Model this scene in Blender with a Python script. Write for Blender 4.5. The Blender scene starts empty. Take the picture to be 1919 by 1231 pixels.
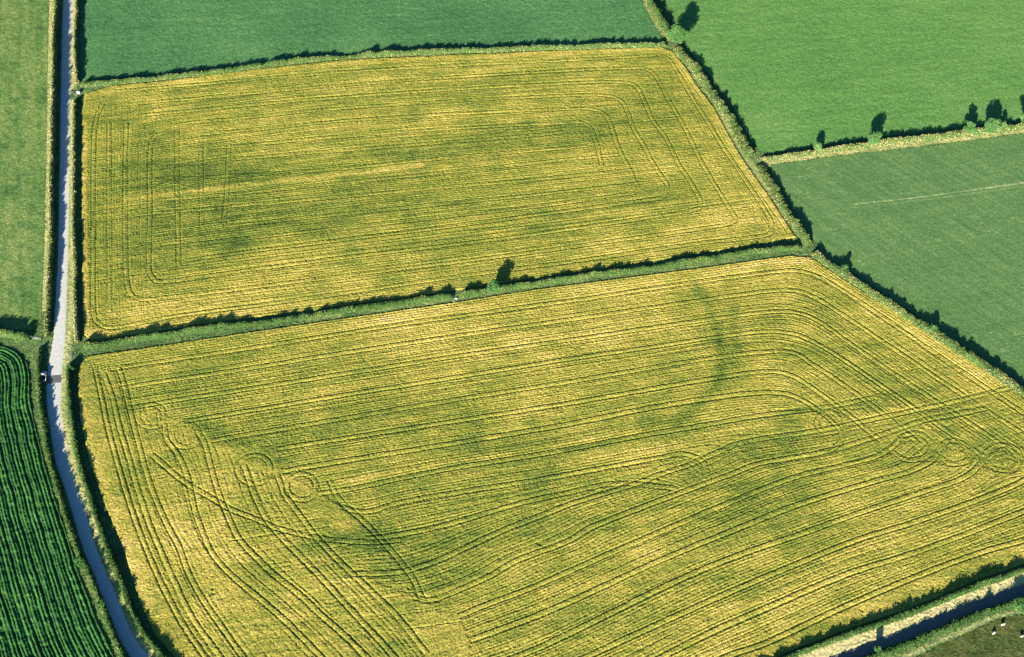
import bpy, math, random
import numpy as np
from mathutils import Vector, Matrix

random.seed(7)
RNG = np.random.default_rng(11)
S = bpy.context.scene
COL = S.collection

# ------------------------------------------------------------------ camera
PW, PH = 1919.0, 1231.0
FPX = 2355.0                       # focal length in photo pixels
PITCH = math.radians(52.0)
DIST = 471.0                       # metres from camera to the middle of the view
CAMZ = DIST * math.sin(PITCH)
CAMY = -DIST * math.cos(PITCH)
cam_d = bpy.data.cameras.new("camera")
cam = bpy.data.objects.new("camera", cam_d)
COL.objects.link(cam)
cam.location = (0, CAMY, CAMZ)
cam.rotation_euler = (math.pi / 2 - PITCH, 0, 0)
cam_d.sensor_fit = 'HORIZONTAL'
cam_d.sensor_width = 36.0
cam_d.lens = 36.0 * FPX / PW
cam_d.clip_start = 1.0
cam_d.clip_end = 20000.0
S.camera = cam

# ------------------------------------------------------------------ light
SUN_AZ = math.radians(20.5)        # shadows run this far right of straight ahead
SUN_EL = math.radians(18.5)
S.world = bpy.data.worlds.new("World")
S.world.use_nodes = True
wn = S.world.node_tree.nodes
sky = wn.new("ShaderNodeTexSky")
sky.sky_type = 'NISHITA'
sky.sun_disc = False
sky.sun_elevation = SUN_EL
sky.sun_rotation = math.pi + SUN_AZ
sky.altitude = 100
bg = wn["Background"]
bg.inputs["Strength"].default_value = 0.05
tint = wn.new("ShaderNodeMix"); tint.data_type = 'RGBA'; tint.blend_type = 'MULTIPLY'
tint.inputs["Factor"].default_value = 1.0
tint.inputs[7].default_value = (.24, .62, 1.0, 1)      # deep clear-evening blue
S.world.node_tree.links.new(sky.outputs[0], tint.inputs[6])
S.world.node_tree.links.new(tint.outputs[2], bg.inputs["Color"])
sun_d = bpy.data.lights.new("sun", 'SUN')
sun_d.energy = 5.0
sun_d.angle = math.radians(0.5)
sun_d.color = (1.0, 0.93, 0.78)
sun = bpy.data.objects.new("sun", sun_d)
COL.objects.link(sun)
sd = Vector((math.sin(SUN_AZ) * math.cos(SUN_EL), math.cos(SUN_AZ) * math.cos(SUN_EL), -math.sin(SUN_EL)))
sun.rotation_euler = sd.to_track_quat('-Z', 'Y').to_euler()
sun.location = (0, -200, 300)
S.view_settings.view_transform = 'Standard'
S.view_settings.look = 'None'
S.view_settings.exposure = 1.1
S.view_settings.gamma = 1.0
S.cycles.max_bounces = 4
S.cycles.diffuse_bounces = 1

# ------------------------------------------------------------------ helpers
def gpt(u, v, z=0.0):
    """photo pixel -> point on the ground"""
    u = np.asarray(u, float); v = np.asarray(v, float)
    xc = (u - PW / 2) / FPX; yc = (PH / 2 - v) / FPX
    c, s = math.cos(PITCH), math.sin(PITCH)
    dy = c + yc * s; dz = -s + yc * c
    t = (z - CAMZ) / dz
    return np.stack([xc * t, CAMY + dy * t], -1)

def G(pts):
    p = np.array([(q[0], q[1]) for q in pts], float)
    return gpt(p[:, 0], p[:, 1])

def _lat(seed, n=512):
    return np.random.default_rng(seed).random((n, n)).astype(np.float32)
_LC = {}
def vn(x, y, sc, seed):
    """value noise 0..1"""
    if seed not in _LC: _LC[seed] = _lat(seed)
    L = _LC[seed]; n = L.shape[0]
    X = x / sc + 1000; Y = y / sc + 1000
    ix = np.floor(X).astype(int); iy = np.floor(Y).astype(int)
    fx = X - ix; fy = Y - iy
    fx = fx * fx * (3 - 2 * fx); fy = fy * fy * (3 - 2 * fy)
    a = L[iy % n, ix % n]; b = L[iy % n, (ix + 1) % n]
    c = L[(iy + 1) % n, ix % n]; d = L[(iy + 1) % n, (ix + 1) % n]
    return (a * (1 - fx) + b * fx) * (1 - fy) + (c * (1 - fx) + d * fx) * fy

def fbm(x, y, sc, seed, o=3):
    r = 0; a = 1; t = 0
    for i in range(o):
        r = r + a * vn(x, y, sc / 2 ** i, seed + 17 * i); t += a; a *= .55
    return r / t

def sstep(a, b, x):
    t = np.clip((x - a) / (b - a), 0, 1)
    return t * t * (3 - 2 * t)

def inpoly(x, y, P):
    ins = np.zeros(x.shape, bool)
    n = len(P)
    for i in range(n):
        x0, y0 = P[i]; x1, y1 = P[(i + 1) % n]
        if y0 == y1: continue
        c = ((y0 > y) != (y1 > y)) & (x < (x1 - x0) * (y - y0) / (y1 - y0) + x0)
        ins ^= c
    return ins

def spline(P, step=1.0):
    """Catmull-Rom through the points, resampled about every step metres"""
    P = np.asarray(P, float)
    if len(P) < 2: return P
    Q = np.vstack([2 * P[0] - P[1], P, 2 * P[-1] - P[-2]])
    out = []
    for i in range(len(P) - 1):
        p0, p1, p2, p3 = Q[i:i + 4]
        n = max(2, int(np.linalg.norm((p2 - p1)[:2]) / step) + 1)
        t = np.linspace(0, 1, n, endpoint=False)[:, None]
        out.append(.5 * (2 * p1 + (p2 - p0) * t + (2 * p0 - 5 * p1 + 4 * p2 - p3) * t ** 2 + (3 * p1 - p0 - 3 * p2 + p3) * t ** 3))
    out.append(P[-1:])
    return np.vstack(out)

def tangent(P):
    d = np.gradient(P[:, :2], axis=0)
    return d / np.maximum(np.linalg.norm(d, axis=1, keepdims=True), 1e-9)

def dist_line(x, y, P):
    """distance of points to a dense polyline (pixel px-independent, metres)"""
    best = np.full(x.shape, 1e9)
    for i in range(len(P) - 1):
        ax, ay = P[i]; bx, by = P[i + 1]
        dx, dy = bx - ax, by - ay
        L2 = dx * dx + dy * dy + 1e-9
        t = np.clip(((x - ax) * dx + (y - ay) * dy) / L2, 0, 1)
        d = (x - ax - t * dx) ** 2 + (y - ay - t * dy) ** 2
        np.minimum(best, d, out=best)
    return np.sqrt(best)

def new_mesh(name, V, F, mat=None, attrs=None, parent=None, smooth=False, fattrs=None):
    me = bpy.data.meshes.new(name)
    V = np.ascontiguousarray(V, np.float32); F = np.ascontiguousarray(F, np.int32)
    k = F.shape[1]
    me.vertices.add(len(V)); me.vertices.foreach_set("co", V.ravel())
    me.loops.add(F.size); me.loops.foreach_set("vertex_index", F.ravel())
    me.polygons.add(len(F))
    me.polygons.foreach_set("loop_start", np.arange(0, F.size, k, dtype=np.int32))
    me.polygons.foreach_set("loop_total", np.full(len(F), k, np.int32))
    me.update(calc_edges=True)
    for nm, a in (attrs or {}).items():
        at = me.attributes.new(nm, 'FLOAT', 'POINT')
        at.data.foreach_set("value", np.ascontiguousarray(a, np.float32))
    for nm, a in (fattrs or {}).items():
        at = me.attributes.new(nm, 'FLOAT', 'FACE')
        at.data.foreach_set("value", np.ascontiguousarray(a, np.float32))
    if smooth: me.polygons.foreach_set("use_smooth", np.ones(len(F), bool))
    if mat: me.materials.append(mat)
    ob = bpy.data.objects.new(name, me)
    COL.objects.link(ob)
    if parent: ob.parent = parent
    return ob

def tag(o, label=None, cat=None, group=None, kind=None):
    if label: o["label"] = label
    if cat: o["category"] = cat
    if group: o["group"] = group
    if kind: o["kind"] = kind
    return o

def empty(name, loc, rz=0):
    o = bpy.data.objects.new(name, None); COL.objects.link(o)
    o.location = loc; o.rotation_euler = (0, 0, rz); o.empty_display_size = .3
    return o

# ------------------------------------------------------------------ materials
def mat_new(name):
    m = bpy.data.materials.new(name); m.use_nodes = True
    nt = m.node_tree
    b = nt.nodes["Principled BSDF"]
    b.inputs["Roughness"].default_value = .9
    b.inputs["Specular IOR Level"].default_value = .1
    return m, nt, b

def attr_ramp(nt, attr, stops, space='RGB'):
    a = nt.nodes.new("ShaderNodeAttribute"); a.attribute_name = attr
    r = nt.nodes.new("ShaderNodeValToRGB")
    e = r.color_ramp.elements
    while len(e) < len(stops): e.new(.5)
    for i, (p, c) in enumerate(stops):
        e[i].position = p; e[i].color = (*c, 1)
    nt.links.new(a.outputs["Fac"], r.inputs[0])
    return r.outputs[0]

def speckle(nt, col, scale, amt, detail=2.0):
    """multiply a colour by fine procedural noise"""
    tc = nt.nodes.new("ShaderNodeNewGeometry")
    n = nt.nodes.new("ShaderNodeTexNoise"); n.inputs["Scale"].default_value = scale
    n.inputs["Detail"].default_value = detail; n.inputs["Roughness"].default_value = .7
    nt.links.new(tc.outputs["Position"], n.inputs["Vector"])
    mr = nt.nodes.new("ShaderNodeMapRange")
    mr.inputs["From Min"].default_value = .3; mr.inputs["From Max"].default_value = .7
    mr.inputs["To Min"].default_value = 1 - amt; mr.inputs["To Max"].default_value = 1 + amt
    nt.links.new(n.outputs[0], mr.inputs[0])
    mx = nt.nodes.new("ShaderNodeMix"); mx.data_type = 'RGBA'; mx.blend_type = 'MULTIPLY'
    mx.inputs["Factor"].default_value = 1
    nt.links.new(col, mx.inputs[6]); nt.links.new(mr.outputs[0], mx.inputs[7])
    return mx.outputs[2]

def ramp_mat(name, stops, attr="tone", sc=2.0, amt=.25, rough=.9, detail=2.0):
    m, nt, b = mat_new(name)
    c = attr_ramp(nt, attr, stops)
    if amt: c = speckle(nt, c, sc, amt, detail)
    nt.links.new(c, b.inputs["Base Color"])
    b.inputs["Roughness"].default_value = rough
    return m

def plain(name, c, amt=.15, sc=3.0, rough=.7, spec=.3, metal=0.0):
    m, nt, b = mat_new(name)
    r = nt.nodes.new("ShaderNodeRGB"); r.outputs[0].default_value = (*c, 1)
    nt.links.new(speckle(nt, r.outputs[0], sc, amt), b.inputs["Base Color"])
    b.inputs["Roughness"].default_value = rough
    b.inputs["Specular IOR Level"].default_value = spec
    b.inputs["Metallic"].default_value = metal
    return m

M_BARLEY = ramp_mat("barley", [(0, (.05, .09, .02)), (.25, (.18, .24, .04)), (.55, (.395, .37, .062)), (.8, (.65, .51, .105)), (1, (.80, .61, .21))], sc=2.4, amt=.42)
M_GRASS_BLUE = ramp_mat("lush_grass", [(0, (.045, .14, .055)), (.5, (.095, .245, .085)), (1, (.19, .36, .12))], sc=1.8, amt=.45)
M_GRASS = ramp_mat("bright_grass", [(0, (.075, .20, .05)), (.5, (.148, .32, .08)), (1, (.27, .41, .11))], sc=1.8, amt=.42)
M_GRASS_CUT = ramp_mat("mown_grass", [(0, (.07, .17, .06)), (.5, (.15, .275, .085)), (.8, (.27, .37, .13)), (1, (.58, .57, .36))], sc=1.8, amt=.40)
M_PASTURE = ramp_mat("grazed_pasture", [(0, (.05, .14, .04)), (.45, (.14, .25, .065)), (.8, (.26, .34, .10)), (1, (.38, .37, .15))], sc=1.6, amt=.45)
M_SHEEPF = ramp_mat("tussocky_pasture", [(0, (.035, .06, .016)), (.5, (.10, .135, .035)), (1, (.20, .19, .07))], sc=1.4, amt=.35)
M_ROWS = ramp_mat("leafy_row_crop", [(0, (.02, .06, .022)), (.4, (.04, .14, .036)), (.8, (.085, .24, .055)), (1, (.15, .32, .075))], sc=1.8, amt=.5)
M_VERGE = ramp_mat("rough_grass", [(0, (.05, .10, .03)), (.35, (.13, .22, .07)), (.65, (.38, .42, .14)), (1, (.72, .63, .30))], sc=1.6, amt=.35)
M_GROUND = plain("meadow_ground", (.07, .15, .045), .4, .05)
M_LEAF = ramp_mat("hedge_leaf", [(0, (.022, .062, .018)), (.4, (.07, .15, .038)), (.65, (.19, .27, .08)), (.85, (.45, .42, .16)), (1, (.66, .56, .26))], sc=2, amt=.25)
M_TREE = ramp_mat("tree_leaf", [(0, (.045, .14, .035)), (.5, (.105, .27, .07)), (1, (.24, .40, .14))], sc=2, amt=.2)
M_CORE = plain("hedge_core", (.03, .06, .02), .4, 1.5, .95, .05)
M_BARK = plain("bark", (.10, .075, .05), .4, 4, .9, .1)
M_LANE = plain("lane_concrete", (.72, .70, .65), .10, .8, .9, .15)
M_PATCH = plain("tarmac_patch", (.16, .165, .17), .25, 3, .9, .15)
M_TRACK = plain("track_tarmac", (.24, .23, .20), .25, 1.5, .9, .15)
M_WHITE = plain("white_plastic", (.82, .82, .80), .04, 2, .5, .4)
M_WOOL = plain("wool", (.80, .76, .68), .12, 12, .95, .05)
M_FACE = plain("sheep_face", (.55, .50, .42), .1, 12, .9, .1)
M_STEEL = plain("galvanised_steel", (.50, .53, .56), .1, 8, .45, .5, .4)
M_WOOD = plain("weathered_wood", (.32, .25, .17), .3, 6, .9, .1)
M_STONE = plain("pale_stone", (.62, .58, .52), .25, 4, .9, .2)
M_VAN = plain("white_paint", (.80, .80, .80), .03, 1, .35, .5)
M_DARK = plain("black_rubber", (.02, .02, .022), .2, 5, .8, .2)
M_GLASS = plain("tinted_window", (.02, .03, .04), .1, 3, .1, .6)

# ------------------------------------------------------------------ plan (photo pixels, unprojected onto the ground)
LANE_C = [(131, -120), (129, -40), (127.5, 0), (124, 120), (121, 320), (118, 480), (113, 600), (110, 640), (105, 680), (102, 710), (101, 760), (106, 800), (116, 862), (142, 940), (169, 1030), (208, 1125), (235, 1190), (262, 1231), (320, 1310)]
LANE_W = [17, 17, 17, 17, 17, 18, 20, 22, 24, 25, 24, 23, 23, 23, 24, 26, 28, 33, 36]   # across, in photo pixels
TRACK_C = [(1380, 1312), (1500, 1262), (1600, 1226), (1700, 1187), (1830, 1137), (1919, 1106), (2060, 1056)]

A_EDGE = [(158, 176), (210, 161), (300, 153), (400, 140), (500, 128), (640, 113), (740, 108), (850, 103), (1000, 97), (1100, 93), (1200, 90), (1240, 89), (1262, 97), (1290, 133), (1306, 160), (1337, 200), (1370, 260), (1387, 290), (1407, 320), (1436, 360), (1459, 395), (1480, 428), (1492, 446),
          (1400, 462), (1300, 478), (1200, 494), (1000, 523), (850, 546), (600, 581), (400, 606), (250, 630), (170, 640), (157, 628),
          (153, 560), (153, 400), (152, 300), (154, 205)]
B_EDGE = [(162, 668), (300, 648), (400, 633), (600, 603), (850, 567), (1000, 543), (1200, 517), (1300, 504), (1400, 490), (1485, 479), (1517, 482), (1574, 520), (1639, 560), (1734, 620), (1825, 680), (1882, 720), (1990, 795),
          (2010, 900), (1990, 1040), (1919, 1060), (1830, 1091), (1700, 1145), (1600, 1178), (1500, 1215), (1400, 1256), (1300, 1300), (420, 1300),
          (330, 1237), (289, 1190), (259, 1125), (231, 1030), (193, 940), (166, 862), (150, 790), (146, 745), (145, 710), (150, 685)]
TOPMID = [(150, -90), (148, 0), (148, 152), (300, 140), (500, 119), (640, 104), (850, 95), (1100, 87), (1245, 80), (1222, 40), (1205, 8), (1150, -90)]
TOPRIGHT = [(1200, -90), (1240, -5), (1275, 60), (1293, 98), (1343, 158), (1372, 200), (1402, 258), (1424, 285), (1439, 287), (1600, 264), (1750, 245), (1919, 226), (2060, 210), (2060, -90)]
RIGHTF = [(1445, 308), (1600, 288), (1750, 272), (1919, 249), (2060, 232), (2060, 800), (1985, 765), (1908, 718), (1860, 682), (1762, 622), (1672, 562), (1612, 522), (1545, 482), (1518, 442), (1486, 397), (1468, 362), (1442, 322)]
LEFTUP = [(-120, -90), (96, -90), (93, 0), (90, 120), (87, 320), (83, 480), (78, 600), (72, 622), (0, 616), (-120, 600)]
LEFTLOW = [(-120, 650), (0, 648), (38, 662), (52, 682), (56, 706), (56, 742), (63, 784), (78, 846), (102, 930), (128, 1010), (150, 1080), (185, 1170), (215, 1231), (250, 1310), (-140, 1310)]
SHEEPF = [(1660, 1300), (1700, 1240), (1775, 1202), (1840, 1175), (1880, 1157), (1919, 1153), (2060, 1120), (2060, 1300)]

# ------------------------------------------------------------------ heightfields
def grid_xy(P, res):
    x0, y0 = P.min(0) - res; x1, y1 = P.max(0) + res
    nx = int((x1 - x0) / res) + 1; ny = int((y1 - y0) / res) + 1
    X, Y = np.meshgrid(x0 + np.arange(nx) * res, y0 + np.arange(ny) * res)
    return X, Y

def sheet(name, X, Y, Z, mask, mat, attrs, smooth=False):
    """mesh of the masked vertices of a regular grid"""
    ny, nx = X.shape
    idx = np.full(X.shape, -1, np.int64)
    q = mask[:-1, :-1] & mask[1:, :-1] & mask[:-1, 1:] & mask[1:, 1:]
    use = np.zeros(X.shape, bool)
    use[:-1, :-1] |= q; use[1:, :-1] |= q; use[:-1, 1:] |= q; use[1:, 1:] |= q
    idx[use] = np.arange(use.sum())
    j = RNG.uniform(-.3, .3, (2, *X.shape)) * (X[0, 1] - X[0, 0])
    V = np.stack([(X + j[0])[use], (Y + j[1])[use], Z[use]], -1)
    F = np.stack([idx[:-1, :-1][q], idx[:-1, 1:][q], idx[1:, 1:][q], idx[1:, :-1][q]], -1)
    o = new_mesh(name, V, F, mat, {k: a[use] for k, a in attrs.items()}, smooth=smooth)
    return tag(o, kind="structure")

class Raster:
    """marks wheel tracks and drill lines on a field's grid"""
    def __init__(s, X, Y):
        s.x0, s.y0, s.r = X[0, 0], Y[0, 0], X[0, 1] - X[0, 0]
        s.a = np.zeros(X.shape, np.float32)
    def line(s, P, strength, off=0.0, half=.16, seed=0, vary=.5, wob=.07):
        P = spline(P, .8)
        P = np.stack([np.interp(np.linspace(0, len(P) - 1, len(P) * 8), np.arange(len(P)), P[:, k]) for k in (0, 1)], -1)
        T = tangent(P); N = np.stack([-T[:, 1], T[:, 0]], -1)
        w = (vn(P[:, 0], P[:, 1], 5.0, 900 + seed) - .5) * wob * 2
        st = strength * np.clip(1 - vary + 2 * vary * (fbm(P[:, 0], P[:, 1], 22, 950 + seed, 2) - .1), .0, 1.0)
        for h in (-half, 0, half):
            Q = P + N * (off + w + h)[:, None] if np.ndim(off + w) else P + N * (off + h)
            ix = np.round((Q[:, 0] - s.x0) / s.r).astype(int); iy = np.round((Q[:, 1] - s.y0) / s.r).astype(int)
            ok = (ix >= 0) & (iy >= 0) & (ix < s.a.shape[1]) & (iy < s.a.shape[0])
            np.maximum.at(s.a, (iy[ok], ix[ok]), st[ok].astype(np.float32))
    def pair(s, pts, strength=.8, gauge=.95, seed=0, vary=.45):
        P = spline(G(pts), 1.0)
        s.line(P, strength, gauge, half=.07, seed=seed, vary=vary); s.line(P, strength, -gauge, half=.07, seed=seed + 3, vary=vary)

def blobs(X, Y, L):
    """sum of soft spots given in photo pixels (x, y, radius x, radius y, angle, amount)"""
    g = np.zeros(X.shape, np.float32)
    for (u, v, ru, rv, ang, am) in L:
        c = gpt(u, v); ex = gpt(u + 1, v) - c; ey = gpt(u, v - 1) - c
        sx = np.linalg.norm(ex); sy = np.linalg.norm(ey)
        dx = (X - c[0]) / sx; dy = (Y - c[1]) / sy
        a = math.radians(ang); ca, sa = math.cos(a), math.sin(a)
        p = (dx * ca + dy * sa) / ru; q = (-dx * sa + dy * ca) / rv
        d = p * p + q * q
        m = d < 9
        g[m] += am * np.exp(-1.2 * d[m])
    return g

def bands(X, Y, L):
    """soft lines given in photo pixels ([points], half width in metres, amount)"""
    g = np.zeros(X.shape, np.float32)
    for pts, hw, am in L:
        P = spline(G(pts), 3.0)
        lo = P.min(0) - 3 * hw; hi = P.max(0) + 3 * hw
        m = (X > lo[0]) & (X < hi[0]) & (Y > lo[1]) & (Y < hi[1])
        d = dist_line(X[m], Y[m], P) / hw
        g[m] += am * np.exp(-d * d)
    return g

# ---- lower barley field
CROP_H = .5
def guides_between(R, L0, L1, n, strength, seed):
    """fainter drill lines between two neighbouring passes"""
    A = spline(G(L0), 2.0); B = spline(G(L1), 2.0)
    m = 60
    ra = np.stack([np.interp(np.linspace(0, len(A) - 1, m), np.arange(len(A)), A[:, k]) for k in (0, 1)], -1)
    rb = np.stack([np.interp(np.linspace(0, len(B) - 1, m), np.arange(len(B)), B[:, k]) for k in (0, 1)], -1)
    rg = np.random.default_rng(seed)
    for i in range(n):
        t = (i + 1 + rg.uniform(-.25, .25)) / (n + 1)
        R.line(ra * (1 - t) + rb * t, strength * rg.uniform(.3, 1.0), 0, half=.05, seed=seed + i, vary=.75)

T_B = [
 [(205, 692), (300, 678), (480, 651), (600, 632), (720, 613), (850, 594), (1100, 560), (1200, 544), (1300, 530), (1400, 516), (1470, 508), (1505, 510), (1540, 522), (1590, 552), (1680, 612), (1760, 668), (1919, 775), (1990, 822)],
 [(225, 728), (300, 716), (480, 689), (600, 669), (850, 631), (1100, 595), (1200, 580), (1330, 561), (1440, 546), (1490, 545), (1525, 557), (1570, 584), (1680, 658), (1800, 738), (1919, 815), (1990, 862)],
 [(240, 765), (330, 750), (480, 727), (600, 708), (850, 669), (1100, 633), (1200, 618), (1330, 599), (1430, 586), (1476, 584), (1507, 590), (1538, 605), (1590, 642), (1680, 704), (1800, 782), (1880, 835)],
 [(345, 790), (480, 768), (600, 748), (850, 708), (1060, 674), (1200, 654), (1330, 634), (1430, 622), (1481, 625), (1512, 635), (1564, 664), (1680, 742), (1780, 812), (1850, 860)],
 [(400, 826), (480, 812), (600, 792), (850, 750), (1060, 717), (1200, 693), (1330, 672), (1430, 660), (1486, 661), (1525, 685), (1564, 710), (1650, 772), (1720, 830)],
 [(520, 842), (600, 829), (850, 790), (1060, 757), (1200, 733), (1320, 712), (1400, 700), (1450, 697), (1485, 705), (1515, 723), (1570, 762), (1650, 825)],
 [(530, 884), (600, 871), (850, 831), (1060, 796), (1200, 768), (1320, 748), (1400, 738), (1450, 736), (1485, 742), (1520, 760), (1560, 790), (1578, 815), (1565, 838), (1530, 850)],
 [(600, 925), (660, 916), (842, 879), (1024, 850), (1200, 817), (1320, 797), (1424, 779), (1540, 764), (1640, 745)],
 [(640, 950), (670, 958), (700, 957), (744, 943), (842, 925), (988, 903), (1060, 890), (1164, 871), (1240, 857), (1276, 851), (1306, 858), (1322, 872), (1325, 890)],
 [(690, 1010), (760, 1000), (824, 987), (915, 961), (988, 940), (1061, 924), (1115, 912), (1162, 906), (1207, 909), (1263, 915)],
 [(660, 1076), (724, 1074), (762, 1069), (824, 1049), (879, 1023), (952, 990), (1017, 965), (1083, 940), (1188, 908), (1242, 887), (1289, 872), (1340, 850), (1398, 828), (1540, 806), (1640, 785), (1770, 757), (1900, 725)],
 [(775, 1118), (806, 1125), (850, 1110), (915, 1081), (970, 1050), (1061, 1016), (1113, 986), (1226, 942), (1312, 910), (1372, 888), (1424, 869), (1540, 848), (1620, 825), (1680, 805), (1740, 786), (1850, 765)],
 [(860, 1155), (915, 1132), (1000, 1100), (1132, 1042), (1263, 986), (1376, 938), (1440, 912), (1500, 891), (1580, 872), (1640, 856), (1672, 836), (1690, 818), (1720, 812), (1745, 830), (1735, 855), (1700, 862), (1670, 845)],
 [(880, 1200), (1000, 1156), (1113, 1107), (1233, 1052), (1376, 993), (1500, 944), (1640, 902), (1700, 885), (1745, 862), (1765, 835), (1785, 824), (1812, 840), (1810, 864), (1780, 868), (1752, 850)],
 [(880, 1262), (1000, 1218), (1132, 1155), (1233, 1105), (1312, 1069), (1391, 1038), (1500, 1001), (1600, 965), (1720, 925), (1800, 898), (1835, 872), (1850, 845), (1880, 835), (1906, 855), (1900, 880), (1865, 878), (1842, 858)],
 [(1030, 1262), (1105, 1228), (1263, 1156), (1376, 1106), (1500, 1054), (1605, 1012), (1712, 979), (1850, 930), (1919, 900), (1980, 860)],
 [(1180, 1262), (1241, 1231), (1338, 1182), (1439, 1138), (1584, 1077), (1699, 1041), (1800, 1005), (1919, 958), (1990, 930)],
 [(1290, 1262), (1368, 1228), (1439, 1203), (1605, 1127), (1751, 1067), (1840, 1035), (1919, 1012), (1990, 985)],
]
L_B = [
 [(222, 690), (231, 712), (242, 758), (255, 810), (275, 884), (291, 932), (315, 986), (335, 1023), (356, 1078), (385, 1130), (420, 1180), (470, 1250)],
 [(309, 794), (314, 825), (333, 850), (348, 882), (356, 910), (367, 960), (382, 1002), (403, 1044), (440, 1083), (487, 1122), (540, 1168), (620, 1250)],
 [(374, 812), (386, 836), (398, 882), (414, 934), (434, 981), (450, 1012), (487, 1051), (518, 1080), (565, 1117), (605, 1155), (651, 1195), (710, 1255)],
 [(458, 872), (468, 900), (481, 934), (502, 976), (533, 1012), (570, 1049), (615, 1096), (669, 1155), (717, 1206), (760, 1255)],
 [(520, 890), (536, 929), (562, 965), (596, 1009), (643, 1058), (706, 1117), (752, 1164), (800, 1225)],
 [(286, 853), (346, 903), (403, 937), (434, 955), (492, 978), (523, 991), (591, 1007), (643, 1014), (695, 1016), (760, 1012)],
 [(195, 700), (212, 745), (225, 800), (243, 860), (262, 925), (282, 985), (305, 1040), (330, 1095), (362, 1160), (420, 1240)],
 [(180, 690), (192, 745), (205, 805), (225, 880), (250, 960), (280, 1040), (312, 1110), (350, 1180), (400, 1250)],
 [(618, 900), (640, 940), (690, 985), (740, 1040), (775, 1085), (790, 1120)],
]
def ring(u, v, r, ry=None, gap=0):
    ry = ry or r * .86
    return [(u + r * math.cos(a), v + ry * math.sin(a)) for a in np.linspace(gap, 2 * math.pi, 14)]
LOOPS = [ring(284, 780, 25), ring(349, 816, 26), ring(477, 880, 31), ring(566, 913, 28), ring(1706, 842, 36, 20), ring(1786, 848, 34, 22), ring(1876, 857, 36, 24), ring(1553, 792, 22, 20)]

GREEN_B = [  # greener places in the ripening crop: x, y, rx, ry, angle, amount
 (430, 730, 260, 26, 8, -.16), (640, 790, 210, 40, 8, -.30), (880, 800, 60, 60, -30, -.24), (760, 700, 150, 26, 8, -.14),
 (700, 1010, 130, 38, 5, -.34), (800, 1060, 120, 60, 20, -.20), (620, 930, 120, 40, 5, -.16), (500, 830, 90, 30, -30, -.22),
 (1400, 855, 120, 40, 12, -.34), (1500, 930, 110, 70, -20, -.26), (1350, 950, 90, 30, 15, -.18), (1000, 900, 180, 28, 10, -.18),
 (1200, 800, 130, 18, 10, -.16), (1700, 850, 230, 36, -2, -.18), (1560, 1000, 110, 40, 20, -.18), (1330, 1110, 170, 60, 22, -.18),
 (1040, 1190, 210, 50, 20, -.22), (750, 1170, 90, 40, 20, -.16), (1650, 690, 140, 60, -30, -.10), (230, 790, 70, 90, 60, -.18),
 (1100, 950, 260, 40, 15, -.14), (1520, 610, 60, 20, -20, -.10), (940, 1000, 160, 40, 20, -.12), (330, 1100, 60, 30, 0, -.12),
 (400, 680, 120, 30, 8, -.10), (1850, 980, 120, 30, 18, -.08), (900, 860, 120, 20, 8, -.12),
 # riper places
 (1000, 640, 330, 60, 8, .20), (1360, 520, 160, 26, 8, .22), (700, 615, 220, 22, 9, .20), (960, 760, 120, 40, 8, .20), (1040, 700, 160, 40, 8, .12),
 (1420, 1045, 60, 26, 10, .32), (380, 1080, 110, 120, 60, .13), (640, 1100, 140, 40, -35, .14), (1180, 855, 120, 20, 8, .16),
 (1650, 940, 140, 50, 15, .12), (1870, 760, 130, 60, -35, .16), (1650, 580, 140, 22, -33, .18), (285, 780, 40, 30, 0, .16), (1480, 1150, 180, 40, 22, .14),
 (1250, 1000, 120, 30, 20, .12), (480, 1170, 160, 60, 0, .14), (1400, 730, 70, 30, 10, .12), (200, 850, 30, 120, -70, .10), (240, 1000, 30, 120, -65, .14),
]
BAND_B = [
 ([(1305, 535), (1322, 565), (1338, 605), (1350, 650), (1352, 690), (1335, 730), (1300, 765), (1262, 795)], 2.3, -.25),
 ([(1372, 560), (1378, 620), (1376, 680)], 2.2, -.17),
 ([(1270, 545), (1300, 590), (1325, 640)], 2.0, -.10),
 ([(360, 790), (420, 815), (470, 850), (540, 870)], 3.0, -.20),
 ([(1500, 772), (1640, 747), (1780, 720)], 1.8, -.20),
 ([(1060, 845), (1200, 822), (1340, 800), (1500, 772)], 1.2, -.22),
 ([(640, 905), (840, 868), (1024, 840), (1200, 808)], 1.2, .16),
 ([(560, 1040), (620, 1010), (700, 985)], 2.5, -.10),
 ([(1300, 870), (1360, 900), (1420, 960), (1480, 1010)], 4, -.12),
 ([(600, 618), (850, 580), (1100, 547), (1300, 518), (1480, 492), (1520, 500), (1640, 580), (1830, 702)], 2.2, .16),
 ([(152, 740), (158, 790), (180, 870), (215, 960), (250, 1060), (280, 1140)], 1.6, .20),
]
Pp = G(B_EDGE)
RES = .26
X, Y = grid_xy(Pp, RES)
inside = inpoly(X, Y, Pp)
R = Raster(X, Y)
for i, t in enumerate(T_B): R.pair(t, .68, seed=i, vary=.40)
for i, t in enumerate(L_B): R.pair(t, .65, seed=40 + i, vary=.45)
for i, t in enumerate(LOOPS): R.pair(t, .55, seed=60 + i, vary=.5)
for i in range(len(T_B) - 1):
    guides_between(R, T_B[i], T_B[i + 1], 9, .50, 200 + 10 * i)
for i, (a, b) in enumerate([(7, 6), (6, 0), (0, 1), (1, 2), (2, 3), (3, 4)]):
    guides_between(R, L_B[a], L_B[b], 5, .40, 500 + 10 * i)
edge_b = G([(170, 672)] + B_EDGE[1:16] + [(1995, 795)])
for k in range(1, 7):   # headland drill lines along the hedge side
    Pq = spline(edge_b, 2.0); Tq = tangent(Pq); Nq = np.stack([Tq[:, 1], -Tq[:, 0]], -1)
    R.line(Pq + Nq * (1.1 * k), .3, 0, half=.05, seed=700 + k, vary=.7)
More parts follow.
